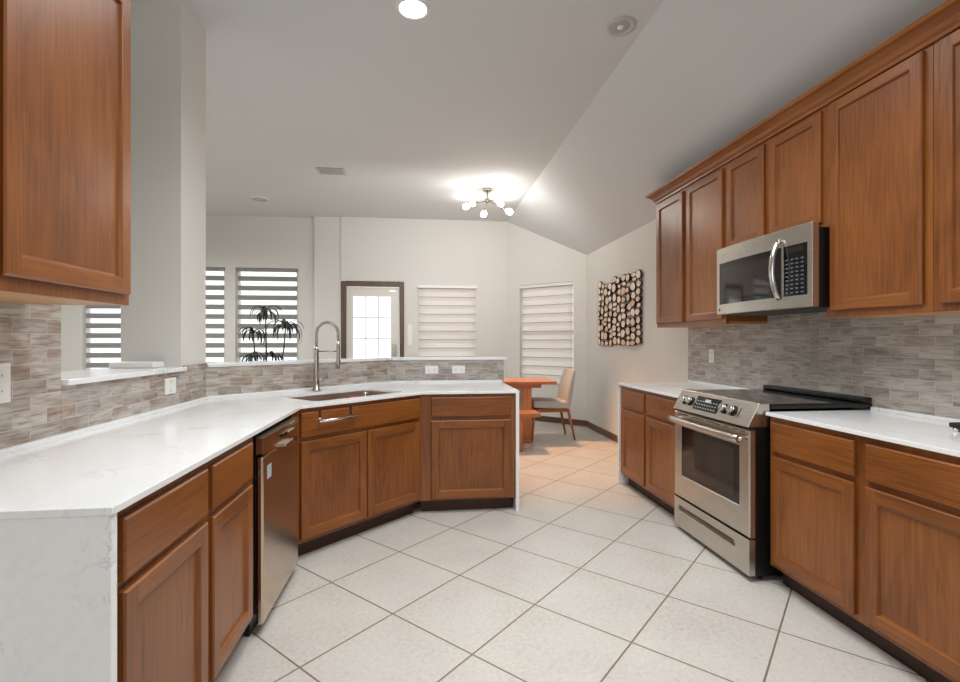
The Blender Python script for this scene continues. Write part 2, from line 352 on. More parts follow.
# backsplash tiling: thin tiled slabs on the walls
def splash_slab(n, poly, z0, z1, mat, O, U, label):
    struct(MB().prism(poly, z0, z1, mat).build('trim_%d' % n, uv=(O, U, (0, 0, 1))), label)
splash_slab(3, [(XL, -.4), (XL, 2.088), (XL + .011, 2.088), (XL + .011, -.4)], .934, 1.47, 'splash_warm', (0, 0, .934), (0, 1, 0), 'stone tile backsplash on the left wall under the wall cabinet')
splash_slab(4, [(XL, 2.09), (XL, 3.39), (XL + .011, 3.40), (XL + .011, 2.09)], .934, 1.119, 'splash_warm', (0, 0, .934), (0, 1, 0), 'low stone tile strip under the left ledge')
splash_slab(5, [(XL + .002, 3.395), (-.287, 4.51), (-.283, 4.499), (XL + .012, 3.372)], .934, 1.119, 'splash_warm', (0, 0, .934), (q, q, 0), 'low stone tile strip behind the sink')
splash_slab(6, [(-.283, 4.499), (-.287, 4.51), (.757, 4.51), (.757, 4.499)], .934, 1.119, 'splash_cool', (0, 0, .934), (1, 0, 0), 'low grey tile strip on the peninsula end')
splash_slab(7, [(XR, 4.31), (XR, -.4), (XR - .011, -.4), (XR - .011, 4.31)], .934, 1.50, 'splash_cool', (0, 0, .934), (0, -1, 0), 'grey stone tile backsplash behind the range')
# small column skirt of tile above the ledge line at the bend
struct(MB().box(XL, XL + .011, 3.085, 3.40, 1.1195, 1.15, 'splash_warm').build('trim_8', uv=((0, 0, .934), (0, 1, 0), (0, 0, 1))))
# baseboards
def bboard(name, p0, p1, T=None):
    p0 = Vector(p0); p1 = Vector(p1); d = p1 - p0; L = d.length; d.normalize()
    a = math.atan2(d.y, d.x); o = MB().box(0, L, -.014, -.001, 0.001, .09, 'basewood').build(name, bevel=.003); o.location = (p0.x, p0.y, 0); o.rotation_euler = (0, 0, a); struct(o)
bboard('baseboard_right', (XR, 7.16), (XR, 4.32)); bboard('baseboard_corner', (1.44, 8.21), (2.475, 7.175)); bboard('baseboard_far', (-.28, 8.22), (1.42, 8.22)); bboard('baseboard_living', (-6.8, 8.35), (-1.76, 8.35))

# windows and blinds.  local frame: x along the wall, y into the wall (outwards), room side y = 0
def window(n, T, s0, s1, z0, z1, th=.15):
    r = bpy.data.objects.new('window_%d' % n, None); C.objects.link(r); r.matrix_world = T @ Matrix.Translation((s0, 0, 0)); struct(r)
    W = s1 - s0; b = MB(); t = .045; y0, y1 = .09, .13
    for bx in ((0, t, z0, z1), (W - t, W, z0, z1), (t, W - t, z0, z0 + t), (t, W - t, z1 - t, z1), (t, W - t, (z0 + z1) / 2 - .02, (z0 + z1) / 2 + .02)):
        b.box(bx[0], bx[1], y0, y1, bx[2], bx[3], 'white')
    b.build('window_frame', r); boxpart('pane', (t, W - t, .105, .111, z0 + t, z1 - t), 'glass', r, 0)
    boxpart('window_sill', (0, W, -.025, .088, z0 + .0005, z0 + .025), 'white', r)
    return r
def zebra(T, s0, s1, z0, z1, label, group=None):
    r = thing('zebra_blind', label, 'blind', group=group); r.matrix_world = T @ Matrix.Translation((s0, 0, 0)); W = s1 - s0
    boxpart('headrail', (.012, W - .012, .012, .07, z1 - .055, z1 - .004), 'band', r)
    b = MB(); z = z1 - .056; g = .079; k = 0
    while z > z0 + .09:
        zb = max(z - (.077 if k % 2 == 0 else g), z0 + .06)
        b.add([(.026, .04, zb), (W - .026, .04, zb), (W - .026, .04, z), (.026, .04, z)], [(0, 1, 2, 3)], 'sheer' if k % 2 == 0 else 'band'); z = zb; k += 1
        if zb <= z0 + .061: break
    b.build('fabric', r); boxpart('bottom_rail', (.026, W - .026, .032, .048, z0 + .03, z0 + .06), 'white', r)
def shade(T, s0, s1, z0, z1, label, out=True):
    r = thing('roller_shade', label, 'blind')
    if out: s0 -= .022; s1 += .022; z1 += .03
    r.matrix_world = T @ Matrix.Translation((s0, -.082 if out else 0, 0)); W = s1 - s0
    boxpart('headrail', (.004, W - .004, .002, .075, z1 - .05, z1 - .003), 'white', r, .006)
    b = MB(); z = z1 - .05; per = .142; t = .03
    while z > z0 + .06:
        for dz, mt, y in ((.010, 'shade_dark', .046), (.052, 'shade_mid', .044), (.08, 'shade_light', .04)):
            zb = max(z - dz, z0 + .05); b.box(.026, W - .026, y, y + .001, zb, z, mt); z = zb
            if z <= z0 + .051: break
    b.build('fabric', r); boxpart('bottom_rail', (.022, W - .022, .03, .05, z0 + .03, z0 + .055), 'white', r)
ws = [(-5.29, -4.31), (-4.155, -3.17), (-3.01, -2.025)]
zl = ['grey and white striped blind seen through the opening above the left ledge', 'narrow visible striped blind just right of the white column', 'striped blind behind the potted plant in the living room']
for i, (a, b_) in enumerate(ws):
    window(i + 1, TA, a + 6.8, b_ + 6.8, WZ0, WZ1); zebra(TA, a + 6.8, b_ + 6.8, WZ0, WZ1, zl[i], 'striped blinds in the living room')
window(4, TB, 1.32 - .056, 1.32 + .898, .61, 2.195); shade(TB, 1.32 - .056, 1.32 + .898, .61, 2.195, 'closed beige banded blind right of the glazed door')
window(5, TC, sa0, sa1, .62, 2.22); shade(TC, sa0, sa1, .62, 2.22, 'closed beige banded blind on the angled wall behind the dining chair', out=False)
# rear and living-left windows: plain openings with panes
_r, TRr = None, None
def frameT(p0, p1):
    p0 = Vector(p0); p1 = Vector(p1); d = (p1 - p0).normalized(); n = Vector((-d.y, d.x))
    return Matrix(((d.x, n.x, 0, p0.x), (d.y, n.y, 0, p0.y), (0, 0, 1, 0), (0, 0, 0, 1)))
window(6, frameT((XR, -2.6), (-6.8, -2.6)), 3.0, 5.0, .9, 2.2); window(7, frameT((-6.8, -2.6), (-6.8, 8.35)), 3.5, 5.3, .6, 2.4)

# glazed door in the far wall
d = bpy.data.objects.new('door_1', None); C.objects.link(d); d.location = (-1.232, YB, 0); struct(d)
b = MB()
W = .862; gx0, gx1, gz0, gz1 = .105, .715, .30, 2.03
for bx in ((.008, gx0, .01, 2.188), (gx1, W - .008, .01, 2.188), (gx0, gx1, .01, gz0), (gx0, gx1, gz1, 2.188)): b.box(bx[0], bx[1], .02, .06, bx[2], bx[3], 'doorpaint')
b.build('door_leaf', d)
b = MB()
for i in (1, 2): x = gx0 + (gx1 - gx0) * i / 3; b.box(x - .008, x + .008, .03, .05, gz0, gz1, 'grille')
for i in range(1, 5): z = gz0 + (gz1 - gz0) * i / 5; b.box(gx0, gx1, .031, .049, z - .008, z + .008, 'grille')
b.build('glazing_bars', d); boxpart('pane', (gx0, gx1, .037, .043, gz0, gz1), 'glass', d, 0)
boxpart('door_lock', (.745, .805, -.004, .019, 1.02, 1.24), 'nickel', d, .006)
MB().tube([(.775, -.004, .96), (.775, -.05, .96), (.69, -.05, .96)], .010, 'nickel').build('door_handle', d)
boxpart('door_closer', (.69, .80, -.004, .02, 2.115, 2.13), 'nickel', d, .002)
b = MB()
for bx in ((-.085, 0, 0, 2.275), (W, W + .075, 0, 2.275), (0, W, 2.19, 2.275)): b.box(bx[0], bx[1], -.02, .012, bx[2], bx[3], 'doortrim')
b.build('door_casing', d, .004)

# ------------------------------------------------------------------ cabinets (local: x to the right when facing it, front face frame at y = 0, body behind)
def panel_door(name, x0, x1, z0, z1, parent, y=0, th=.02, fw=.062, flat=False):
    b = MB(); W, H = x1 - x0, z1 - z0
    rings = [(0, 0), (0, -th + .005), (.005, -th)] + ([] if flat else [(fw - .008, -th), (fw - .004, -th + .002), (fw, -th + .0115), (fw + .006, -th + .0125)])
    P = []
    for ins, yy in rings: P.append([(x0 + ins, y + yy, z0 + ins), (x1 - ins, y + yy, z0 + ins), (x1 - ins, y + yy, z1 - ins), (x0 + ins, y + yy, z1 - ins)])
    for ri, (A, B) in enumerate(zip(P, P[1:])):
        if ri == 2 and not flat:      # flat face of the frame: full-height stiles, rails between them
            y_ = A[0][1]; ax0, ax1, az0, az1 = A[0][0], A[1][0], A[0][2], A[2][2]; bx0, bx1, bz0, bz1 = B[0][0], B[1][0], B[0][2], B[2][2]
            for q0, q1, q2, q3, mt in ((ax0, bx0, az0, az1, 'oak_v'), (bx1, ax1, az0, az1, 'oak_v'), (bx0, bx1, az0, bz0, 'oak_h'), (bx0, bx1, bz1, az1, 'oak_h')):
                b.add([(q0, y_, q2), (q1, y_, q2), (q1, y_, q3), (q0, y_, q3)], [(0, 1, 2, 3)], mt)
            continue
        for k in range(4):
            b.add([A[k], A[(k + 1) % 4], B[(k + 1) % 4], B[k]], [(0, 1, 2, 3)], 'oak_h' if (k % 2 == 0 or flat) else 'oak_v')
    b.add(P[-1], [(0, 1, 2, 3)], 'oak_h' if flat else 'oak_v'); b.add(P[0], [(3, 2, 1, 0)], 'oak_v')
    return b.build(name, parent)
def frame_mesh(W, z0, z1, cols, rows_fn, y0=0, y1=.02):
    pass
def base_cabinet(label, loc, rz, W, D, cols, group, body=None, bodytop=.885, dh=(.715, .868), doh=(.125, .690), toe=True, toe_poly=None):
    r = thing('base_cabinet', label, 'cabinet', loc, rz, group)
    if body: MB().prism(body, .1, bodytop, 'oak_v').build('carcass', r)
    else: boxpart('carcass', (0, W, .021, D, .1, bodytop), 'oak_v', r, 0)
    boxpart('face_frame', (0, W, 0, .02, .1, .895), 'oak_v', r, .001)
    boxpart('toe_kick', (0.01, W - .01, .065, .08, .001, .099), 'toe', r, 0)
    for c in cols:
        x0, x1 = c[0], c[1]; nd = c[2] if len(c) > 2 else 1
        panel_door('drawer', x0, x1, dh[0], dh[1], r, y=-.0005, flat=True)
        w_ = (x1 - x0 - .008 * (nd - 1)) / nd
        for k in range(nd): panel_door('door', x0 + k * (w_ + .008), x0 + k * (w_ + .008) + w_, doh[0], doh[1], r, y=-.0005)
    return r
GB = 'oak base cabinets'
# left run: face at x=-.73; rot +90: local x -> +y, local y -> -x
L1 = base_cabinet('two-door oak base cabinet between the white end panel and dishwasher', (-.73, 1.236, 0), PI / 2, .99, .64, [(.035, .50), (.54, .935)], GB)
# right of range
base_cabinet('oak base cabinet directly right of the range', (1.85, 2.415, 0), -PI / 2, 1.12, .6, [(.03, .525), (.58, 1.09)], GB)
base_cabinet('oak base cabinet at the near end of the right run', (1.85, 1.290, 0), -PI / 2, .9, .6, [(.03, .43), (.47, .87)], GB)
base_cabinet('narrow two-door oak base cabinet left of the range', (1.79, 4.245, 0), -PI / 2, 1.02, .66, [(.035, .49), (.53, .985)], GB)
# end cabinet of the peninsula
base_cabinet('oak base cabinet with one wide door at the peninsula end', (-.016, 3.68, 0), 0, .72, .80, [(.085, .688)], GB, dh=(.728, .873), doh=(.115, .700))
# sink cabinet (diagonal)
SA = math.atan2(.713, .714); SLn = math.hypot(.714, .713)
def tolocal(p, o=(-.73, 2.967), a=SA):
    dx, dy = p[0] - o[0], p[1] - o[1]; return (dx * math.cos(a) + dy * math.sin(a), -dx * math.sin(a) + dy * math.cos(a))
body = [tolocal(p) for p in [(-.744, 2.981), (-.034, 3.694), (-.019, 3.72), (-.019, 4.49), (-.31, 4.47), (-1.38, 3.40), (-1.38, 2.858), (-.744, 2.858)]]
sk = base_cabinet('diagonal two-door oak sink cabinet below the faucet', (-.73, 2.967, 0), SA, SLn, .6, [(.02, SLn - .012, 2)], GB, body=body, bodytop=.66, dh=(.725, .872), doh=(.125, .700))
b = MB(); P_ = [tolocal(p) for p in [(-.73, 2.966), (-.73, 2.858), (-.75, 2.858), (-.75, 2.966)]]; b.prism(P_[::-1], .1, .895, 'oak_v'); b.build('corner_stile', sk)

# worktops
WT0, WT1 = .898, .917
out = [(-1.398, 1.205), (-.70, 1.205), (-.70, 2.965), (.005, 3.66), (.737, 3.66), (.737, 4.498), (-.287, 4.498), (-1.398, 3.385)]
# sink opening, aligned with the diagonal
se = Vector((math.cos(SA), math.sin(SA))); sn = Vector((-se.y, se.x)); so = Vector((-.70, 2.965))
def sp(s_, t_): v = so + se * s_ + sn * t_; return (v.x, v.y)
hs0, hs1, ht0, ht1 = .17, .93, .115, .57
def rrect(a0, a1, b0, b1, r=.05, n=5):
    pts = []
    for cx, cy, s0 in ((a1 - r, b0 + r, -PI / 2), (a1 - r, b1 - r, 0), (a0 + r, b1 - r, PI / 2), (a0 + r, b0 + r, PI)):
        for k in range(n + 1): t = s0 + PI / 2 * k / n; pts.append(sp(cx + r * math.cos(t), cy + r * math.sin(t)))
    return pts
hole = rrect(hs0, hs1, ht0, ht1)
wt = thing('worktop', 'white quartz worktop of the left run and peninsula, holding the sink', 'worktop', (-.7, 2.9, WT0), 0)
def under(o, r):
    o.parent = r; o.matrix_parent_inverse = Matrix.Translation(r.location).inverted(); return o
under(MB().prism(out, WT0, WT1, 'quartz', holes=[hole]).build('top', bevel=.002), wt)
under(MB().box(-1.398, -.705, 1.208, 1.232, .001, WT0 - .0005, 'quartz').build('end_panel', bevel=.002), wt)
under(MB().box(.708, .734, 3.654, 4.495, .001, WT0 - .0005, 'quartz').build('end_panel', bevel=.002), wt)
under(MB().prism([(-1.398, 1.207), (-1.398, 3.377), (-1.38, 3.368), (-1.38, 1.207)][::-1], WT1 + .0005, WT1 + .0185, 'quartz').build('upstand'), wt)
under(MB().prism([(-1.398, 3.377), (-.283, 4.498), (.737, 4.498), (.737, 4.48), (-.275, 4.48), (-1.38, 3.368)][::-1], WT1 + .0005, WT1 + .0185, 'quartz').build('upstand'), wt)
def right_top(label, x0, y0, y1, wf):
    r = thing('worktop', label, 'worktop', (2.1, (y0 + y1) / 2, WT0))
    under(MB().box(x0, 2.468, y0, y1, WT0, WT1, 'quartz').build('top', bevel=.002), r)
    under(MB().box(2.450, 2.467, y0, y1, WT1 + .0005, WT1 + .0185, 'quartz').build('upstand'), r)
    if wf: under(MB().box(x0 + .004, 2.466, y1 - .026, y1 - .002, .001, WT0 - .0005, 'quartz').build('end_panel', bevel=.002), r)
right_top('white quartz worktop right of the range', 1.825, .40, 2.418, False)
right_top('short white quartz worktop left of the range with waterfall end', 1.765, 3.2225, 4.278, True)
# sink bowl
sb = MB(); bz = .70
def ring(z, g): return [(x, y, z) for x, y in rrect(hs0 - g, hs1 + g, ht0 - g, ht1 + g)]
R = [ring(WT0 - .001, .02), ring(WT0 - .001, -.001), ring(bz + .03, .004), ring(bz, -.03)]
n = len(R[0])
for A, B in zip(R, R[1:]): sb.add(A + B, [(i, (i + 1) % n, n + (i + 1) % n, n + i) for i in range(n)], 'sink')
sb.add(R[-1], [tuple(range(n))], 'sink')
snk = thing('sink', 'undermount stainless steel sink set in the white worktop', 'sink', (-.6, 3.5, bz))
under(sb.build('bowl'), snk)
c_ = sp((hs0 + hs1) / 2, (ht0 + ht1) / 2)
under(MB().lathe([(.0, .004), (.03, .004), (.042, .008), (.045, .001)], 'chrome', T=Matrix.Translation((c_[0], c_[1], bz))).build('drain'), snk)
# red sponge in sink and chrome holder on its rim
cc = sp(.68, .40)
o = MB().box(-.05, .05, -.03, .03, 0, .185, 'red').build('sponge_caddy', bevel=.008); o.location = (cc[0], cc[1], bz + .001); o.rotation_euler = (0, 0, SA)
tag(o, 'red caddy standing inside the steel sink', 'caddy')
cc = sp(.76, .44)
o = MB().lathe([(0, 0), (.016, 0), (.016, .10), (.012, .115), (0, .118)], 'chrome', 16).build('soap_dispenser'); 
cc2 = sp(.80, .42); o.location = (cc2[0], cc2[1], bz + .001); o.scale = (1, 1, 1.75); tag(o, 'small chrome bottle standing in the sink beside the red caddy', 'bottle')

# faucet
fx, fy = sp(.53, .66)
fa = thing('kitchen_faucet', 'tall brushed nickel spring faucet behind the sink', 'faucet', (fx, fy, WT1 + .001), SA)
MB().lathe([(0, 0), (.032, 0), (.032, .012), (.024, .018), (.021, .10), (.019, .31), (.015, .34), (0, .34)], 'nickel').build('base', fa)
# arc toward the bowl: local +x along sink; spout leans right/forward
arc = []; Rr = .080; dirx, diry = .62, -.78
# the visible span runs to the right in the photo
dirx, diry = math.cos(-.75), math.sin(-.75)
for k in range(25):
    t = PI - PI * k / 24; arc.append((dirx * (Rr + Rr * math.cos(t)), diry * (Rr + Rr * math.cos(t)), .43 + 1.1 * Rr * math.sin(t)))
path = [(0, 0, .34), (0, 0, .37)] + arc + [(dirx * 2 * Rr, diry * 2 * Rr, .38)]
MB().tube(path, .0075, 'nickel', 8).build('hose', fa)
coil = []; pl = [Vector(p) for p in path]
seglen = [0]
for a_, b__ in zip(pl, pl[1:]): seglen.append(seglen[-1] + (b__ - a_).length)
Lt = seglen[-1]; side = Vector((-diry, dirx, 0)); N_ = 460
for k in range(N_ + 1):
    s_ = Lt * k / N_; i = max(j for j in range(len(seglen) - 1) if seglen[j] <= s_ + 1e-9); f_ = (s_ - seglen[i]) / (seglen[i + 1] - seglen[i])
    p = pl[i].lerp(pl[i + 1], f_); dd = (pl[i + 1] - pl[i]).normalized(); nn = side.cross(dd).normalized(); t = 2 * PI * 34 * k / N_
    coil.append(p + side * math.cos(t) * .0125 + nn * math.sin(t) * .0125)
MB().tube(coil, .0026, 'nickel', 5).build('spring', fa)
ex, ey = dirx * 2 * Rr, diry * 2 * Rr
MB().lathe([(0, .39), (.012, .39), (.014, .33), (.013, .25), (.019, .22), (.021, .17), (.016, .165), (0, .165)], 'nickel', T=Matrix.Translation((ex, ey, 0))).build('spray_head', fa)
MB().tube([(0, 0, .30), (ex, ey, .30)], .005, 'nickel', 8).build('holder_arm', fa)
MB().tube([(.02, 0, .085), (.05, .0, .085), (.10, -.0, .10)], .007, 'nickel', 8).build('lever', fa)

# towel bar hung over the false drawer front
tb = thing('towel_bar', 'small chrome towel bar hooked over the sink drawer front', 'towel bar', (-.73, 2.967, 0), SA)
x0, x1 = .115, .40
MB().tube([(x0, -.055, .815), (x1, -.055, .815)], .009, 'chrome', 8).build('bar', tb)
for x in (x0 + .02, x1 - .04):
    b = MB(); b.box(x, x + .014, -.024, -.0215, .805, .877, 'chrome'); b.box(x, x + .014, -.024, -.004, .8745, .877, 'chrome'); b.tube([(x + .007, -.024, .815), (x + .007, -.055, .815)], .005, 'chrome', 6); b.build('hook', tb)

# ------------------------------------------------------------------ dishwasher
dw = thing('dishwasher', 'stainless steel dishwasher between oak cabinet and sink corner', 'dishwasher', (-.69, 2.236, 0), PI / 2)
W = .612
boxpart('tub', (.004, W - .004, .03, .62, .10, .872), 'black', dw, 0)
boxpart('toe_kick', (.01, W - .01, .06, .08, .002, .098), 'black', dw, 0)
boxpart('door', (0, W, 0, .029, .052, .788), 'steel_dark', dw, .009)
b = MB(); nseg = 16
# control strip with a bowed lower lip
for i in range(nseg):
    xa, xb = W * i / nseg, W * (i + 1) / nseg
    fa_, fb_ = (1 - (2 * xa / W - 1) ** 2), (1 - (2 * xb / W - 1) ** 2)
    za, zb = .800 - .018 * fa_, .800 - .018 * fb_; ya, yb = -.006 * fa_, -.006 * fb_
    vs = [(xa, ya - .001, za), (xb, yb - .001, zb), (xb, yb * .6, .868), (xa, ya * .6, .868), (xa, .029, za), (xb, .029, zb), (xb, .029, .872), (xa, .029, .872)]
    fs = [(0, 1, 2, 3), (3, 2, 6, 7), (4, 5, 1, 0)] + ([(0, 3, 7, 4)] if i == 0 else []) + ([(1, 5, 6, 2)] if i == nseg - 1 else [])
    b.add(vs, fs, 'steel_dark')
b.build('control_panel', dw)
boxpart('pull_handle', (.235, .375, -.034, -.002, .783, .796), 'chrome', dw, .004)
boxpart('display', (.255, .33, -.0145, -.006, .825, .842), 'blackglass', dw, .001)
for i in range(4): MB().tube([(.36 + i * .03, -.016, .833), (.36 + i * .03, -.006, .833)], .0045, 'nickel', 8).build('button', dw)
boxpart('rating_label', (.055, .115, -.0012, -.0002, .675, .735), 'mark', dw, 0)

# ------------------------------------------------------------------ range
rg = thing('range', 'stainless steel slide-in electric range with black glass cooktop', 'range', (1.74, 3.212, 0), -PI / 2)
W = .782
boxpart('body', (.004, W - .004, .035, .70, .03, .912), 'black', rg, 0)
# oven door as a frame round its window
b = MB(); dz0, dz1 = .238, .815; wx0, wx1, wz0, wz1 = .085, .70, .385, .724
P = [[(0 + i_, y_, dz0 + i_), (W - i_, y_, dz0 + i_), (W - i_, y_, dz1 - i_), (i_, y_, dz1 - i_)] for i_, y_ in ((0, .034), (0, .006), (.006, 0))]
Wn = [[(wx0 + i_, y_, wz0 + i_), (wx1 - i_, y_, wz0 + i_), (wx1 - i_, y_, wz1 - i_), (wx0 + i_, y_, wz1 - i_)] for i_, y_ in ((0, 0), (.004, .004))]
for A, B in zip(P + Wn, (P + Wn)[1:]):
    for k in range(4): b.add([A[k], A[(k + 1) % 4], B[(k + 1) % 4], B[k]], [(0, 1, 2, 3)], 'steel')
b.add(P[0], [(3, 2, 1, 0)], 'steel'); od = b.build('oven_door', rg)
b = MB(); b.box(wx0 + .004, wx1 - .004, .0035, .009, wz0 + .004, wz1 - .004, 'blackglass'); b.build('window_border', od)
boxpart('window_glass', (wx0 + .05, wx1 - .05, .0022, .0034, wz0 + .035, wz1 - .035), 'ovenglass', od, 0)
b = MB(); hz = .768
hp = [(.03 + (W - .05) * i / 16, -.048 - .014 * math.sin(PI * i / 16), hz) for i in range(17)]
b.tube(hp, .019, 'steel', 12, flat=1.1)
for x in (.04, W - .03): b.tube([(x, 0.004, hz), (x, -.05, hz)], .014, 'steel', 10)
b.build('oven_handle', rg)
b = MB()
for x0_, x1_ in ((.06, .17), (.22, .35), (.38, .52), (.56, .60), (.64, .75)): b.box(x0_, x1_, -.0012, .002, .800, .806, 'slot')
b.build('vent_slots', rg)
# warming drawer with recessed pull
b = MB(); b.box(0, W, 0, .034, .035, .148, 'steel'); b.box(0, W, 0, .034, .180, .228, 'steel'); b.box(0, .06, 0, .034, .148, .18, 'steel'); b.box(W - .13, W, 0, .034, .148, .18, 'steel')
b.box(.06, W - .13, .022, .034, .148, .18, 'steel'); b.add([(.06, -.012, .155), (W - .13, -.012, .155), (W - .13, 0, .143), (.06, 0, .143), (.06, .0, .158), (W - .13, .0, .158)], [(0, 1, 2, 3), (4, 5, 1, 0)], 'steel')
b.build('storage_drawer', rg)
# control panel (leaning back)
cp0, cp1 = (-.012, .832), (.058, .962)
b = MB()
vs = [(0, cp0[0], cp0[1]), (W, cp0[0], cp0[1]), (W, cp1[0], cp1[1]), (0, cp1[0], cp1[1]), (0, .12, .832), (W, .12, .832), (W, .12, .962), (0, .12, .962)]
b.add(vs, [(0, 1, 2, 3), (3, 2, 6, 7), (4, 5, 1, 0), (7, 6, 5, 4), (0, 3, 7, 4), (1, 5, 6, 2)], 'steel'); cp = b.build('control_panel', rg, .004)
ang = math.atan2(cp1[0] - cp0[0], cp1[1] - cp0[1]); fd = Vector((0, math.sin(ang), math.cos(ang))); fn = Vector((0, -math.cos(ang), math.sin(ang)))
def cpt(x, u, h): return Vector((x, cp0[0], cp0[1])) + fd * u + fn * h
def cpbox(x0_, x1_, u0, u1, h0, h1, m, bb=None):
    b = bb or MB(); vs = [cpt(x, u, h) for h in (h0, h1) for u in (u0, u1) for x in (x0_, x1_)]
    b.add(vs, [(0, 2, 3, 1), (4, 5, 7, 6), (0, 1, 5, 4), (1, 3, 7, 5), (3, 2, 6, 7), (2, 0, 4, 6)], m); return b
db = cpbox(.225, .475, .03, .122, .0005, .003, 'blackglass')
cpbox(.32, .38, .088, .108, .003, .0034, 'mark', db)
for i in range(8):
    for j in range(3):
        if i in (3, 4) and j == 2: continue
        cpbox(.242 + i * .028, .256 + i * .028, .044 + j * .022, .049 + j * .022, .003, .0034, 'mark', db)
db.build('display', cp)
for x in (.105, .172, .535, .612):
    b = MB(); c0 = cpt(x, .075, .001); c1 = cpt(x, .075, .006); c2 = cpt(x, .075, .034)
    b.tube([c0, c1], .031, 'black', 20); b.tube([c1, cpt(x, .075, .028), c2], [.025, .022, .020], 'chrome', 20)
    cpbox(x - .003, x + .003, .058, .092, .034, .037, 'chrome', b); b.build('knob', rg)
b = cpbox(.665, .672, .05, .1, .0005, .002, 'slot'); b.build('indicator', rg)
# cooktop
b = MB(); b.box(-.008, W + .008, .121, .725, .930, .952, 'black'); b.build('cooktop_frame', rg, .003)
ct = boxpart('cooktop_glass', (.006, W - .006, .125, .70, .9525, .956), 'blackglass', rg, 0)
for x, y, r_ in ((.2, .27, .1), (.2, .55, .075), (.58, .27, .115), (.58, .55, .075)):
    MB().lathe([(r_, .9565), (r_ + .003, .9565)], 'slot', 40, T=Matrix.Translation((x, y, 0))).build('burner_ring', ct)
b = MB(); b.box(-.008, W + .008, .665, .727, .9565, .985, 'black'); b.build('rear_rail', rg, .008)
for x in (.05, W - .05): MB().tube([(x, .1, .0), (x, .1, .03)], .015, 'black', 8).build('foot', rg)

# ------------------------------------------------------------------ upper cabinets
def upper(label, loc, rz, W, D, z0, z1, doors, dz0=None, dz1=None, group='oak wall cabinets'):
    r = thing('wall_cabinet', label, 'cabinet', (loc[0], loc[1], z0), rz, group); H = z1 - z0
    b = MB(); b.box(0, W, .021, D, .018, H, 'oak_v'); b.build('carcass', r)
    boxpart('bottom_panel', (0, W, .021, D, .0, .0175), 'oak_under', r, 0)
    boxpart('face_frame', (0, W, 0, .0205, 0, H), 'oak_v', r, .001)
    for x0_, x1_ in doors: panel_door('door', x0_, x1_, (dz0 or z0 + .035) - z0, (dz1 or z1 - .02) - z0, r, y=-.0005, fw=.058)
    return r
UX = 2.15; UZ0, UZ1 = 1.419, 2.58
upper('two-door oak wall cabinet left of the microwave', (UX, 4.278, 0), -PI / 2, 1.028, .315, UZ0, UZ1, [(.018, .468), (.53, 1.005)], dz0=1.453, dz1=2.535)
upper('short two-door oak wall cabinet above the microwave', (UX, 3.248, 0), -PI / 2, .862, .315, 1.905, UZ1, [(.026, .403), (.45, .845)], dz0=1.935, dz1=2.535)
upper('tall single-door oak wall cabinet right of the microwave', (UX, 2.384, 0), -PI / 2, .553, .315, UZ0, UZ1, [(.041, .520)], dz0=1.453, dz1=2.545)
upper('oak wall cabinet at the near end of the right wall', (UX, 1.829, 0), -PI / 2, .90, .315, UZ0, UZ1, [(.035, .43), (.47, .865)], dz0=1.453, dz1=2.545)
upper('large oak wall cabinet on the left wall above the outlet', (-1.06, 1.02, 0), PI / 2, .90, .325, 1.425, 2.56, [(-.1 + .08, .325), (.341, .878)], dz0=1.462, dz1=2.53)
# crown moulding along the right cabinets
cr = thing('crown_moulding', 'stained crown moulding along the top of the right wall cabinets', 'moulding', (UX, 4.278, 2.56), -PI / 2)
prof = [(-.001, -.005), (-.012, -.003), (-.014, .012), (-.026, .022), (-.034, .042), (-.058, .062), (-.075, .070), (-.08, .088), (-.001, .088)]
b = MB(); Lc = 3.35; n = len(prof); vs = []
for (yy, zz) in prof: vs.append((min(yy, 0), yy, zz))
for (yy, zz) in prof: vs.append((Lc, yy, zz))
b.add(vs, [(i, (i + 1) % n, n + (i + 1) % n, n + i) for i in range(n)] + [tuple(range(n)), tuple(range(2 * n - 1, n - 1, -1))], 'oak_h'); b.build('front_run', cr)
b = MB(); D_ = .325
vs = [(yy, yy, zz) for yy, zz in prof] + [(yy, D_ - .02, zz) for yy, zz in prof]
b.add(vs, [(i, (i + 1) % n, n + (i + 1) % n, n + i) for i in range(n)] + [tuple(range(2 * n - 1, n - 1, -1))], 'oak_h')
b.build('return', cr)

# ------------------------------------------------------------------ microwave
mw = thing('microwave', 'over-the-range stainless steel microwave below the short cabinet', 'microwave', (2.045, 3.198, 1.474), -PI / 2)
W = .842; H = .428
boxpart('body', (.003, W - .003, .042, .404, .004, H), 'black', mw, .002)
def bow(x): return -.022 * (1 - (2 * x / W - 1) ** 2)
def bowed(name, x0_, x1_, z0_, z1_, off, th, m, parent, nseg=14, bevel=0):
    b = MB(); vs = []
    for i in range(nseg + 1):
        x = x0_ + (x1_ - x0_) * i / nseg; y = bow(x) - off; vs += [(x, y, z0_), (x, y, z1_), (x, y + th, z1_), (x, y + th, z0_)]
    fs = [(4 * i + a_, 4 * i + (a_ + 1) % 4, 4 * i + 4 + (a_ + 1) % 4, 4 * i + 4 + a_) for i in range(nseg) for a_ in range(4)] + [(0, 1, 2, 3), (4 * nseg + 3, 4 * nseg + 2, 4 * nseg + 1, 4 * nseg)]
    b.add(vs, fs, m); return b.build(name, parent, bevel)
HF = .455
dr = bowed('door', 0, .644, .004, HF, 0, .04, 'steel', mw, 16, .003)
bowed('control_panel', .648, W, .004, HF, 0, .04, 'steel', mw, 8, .003)
bowed('window_border', .04, .638,   .072, .352, .0015, .0012, 'blackglass', dr)
bowed('window_glass', .085, .555, .105, .318, .0027, .001, 'ovenglass', dr)
kp = bowed('keypad', .658, .812,   .072, .352, .0015, .0012, 'blackglass', mw, 6)
b = MB()
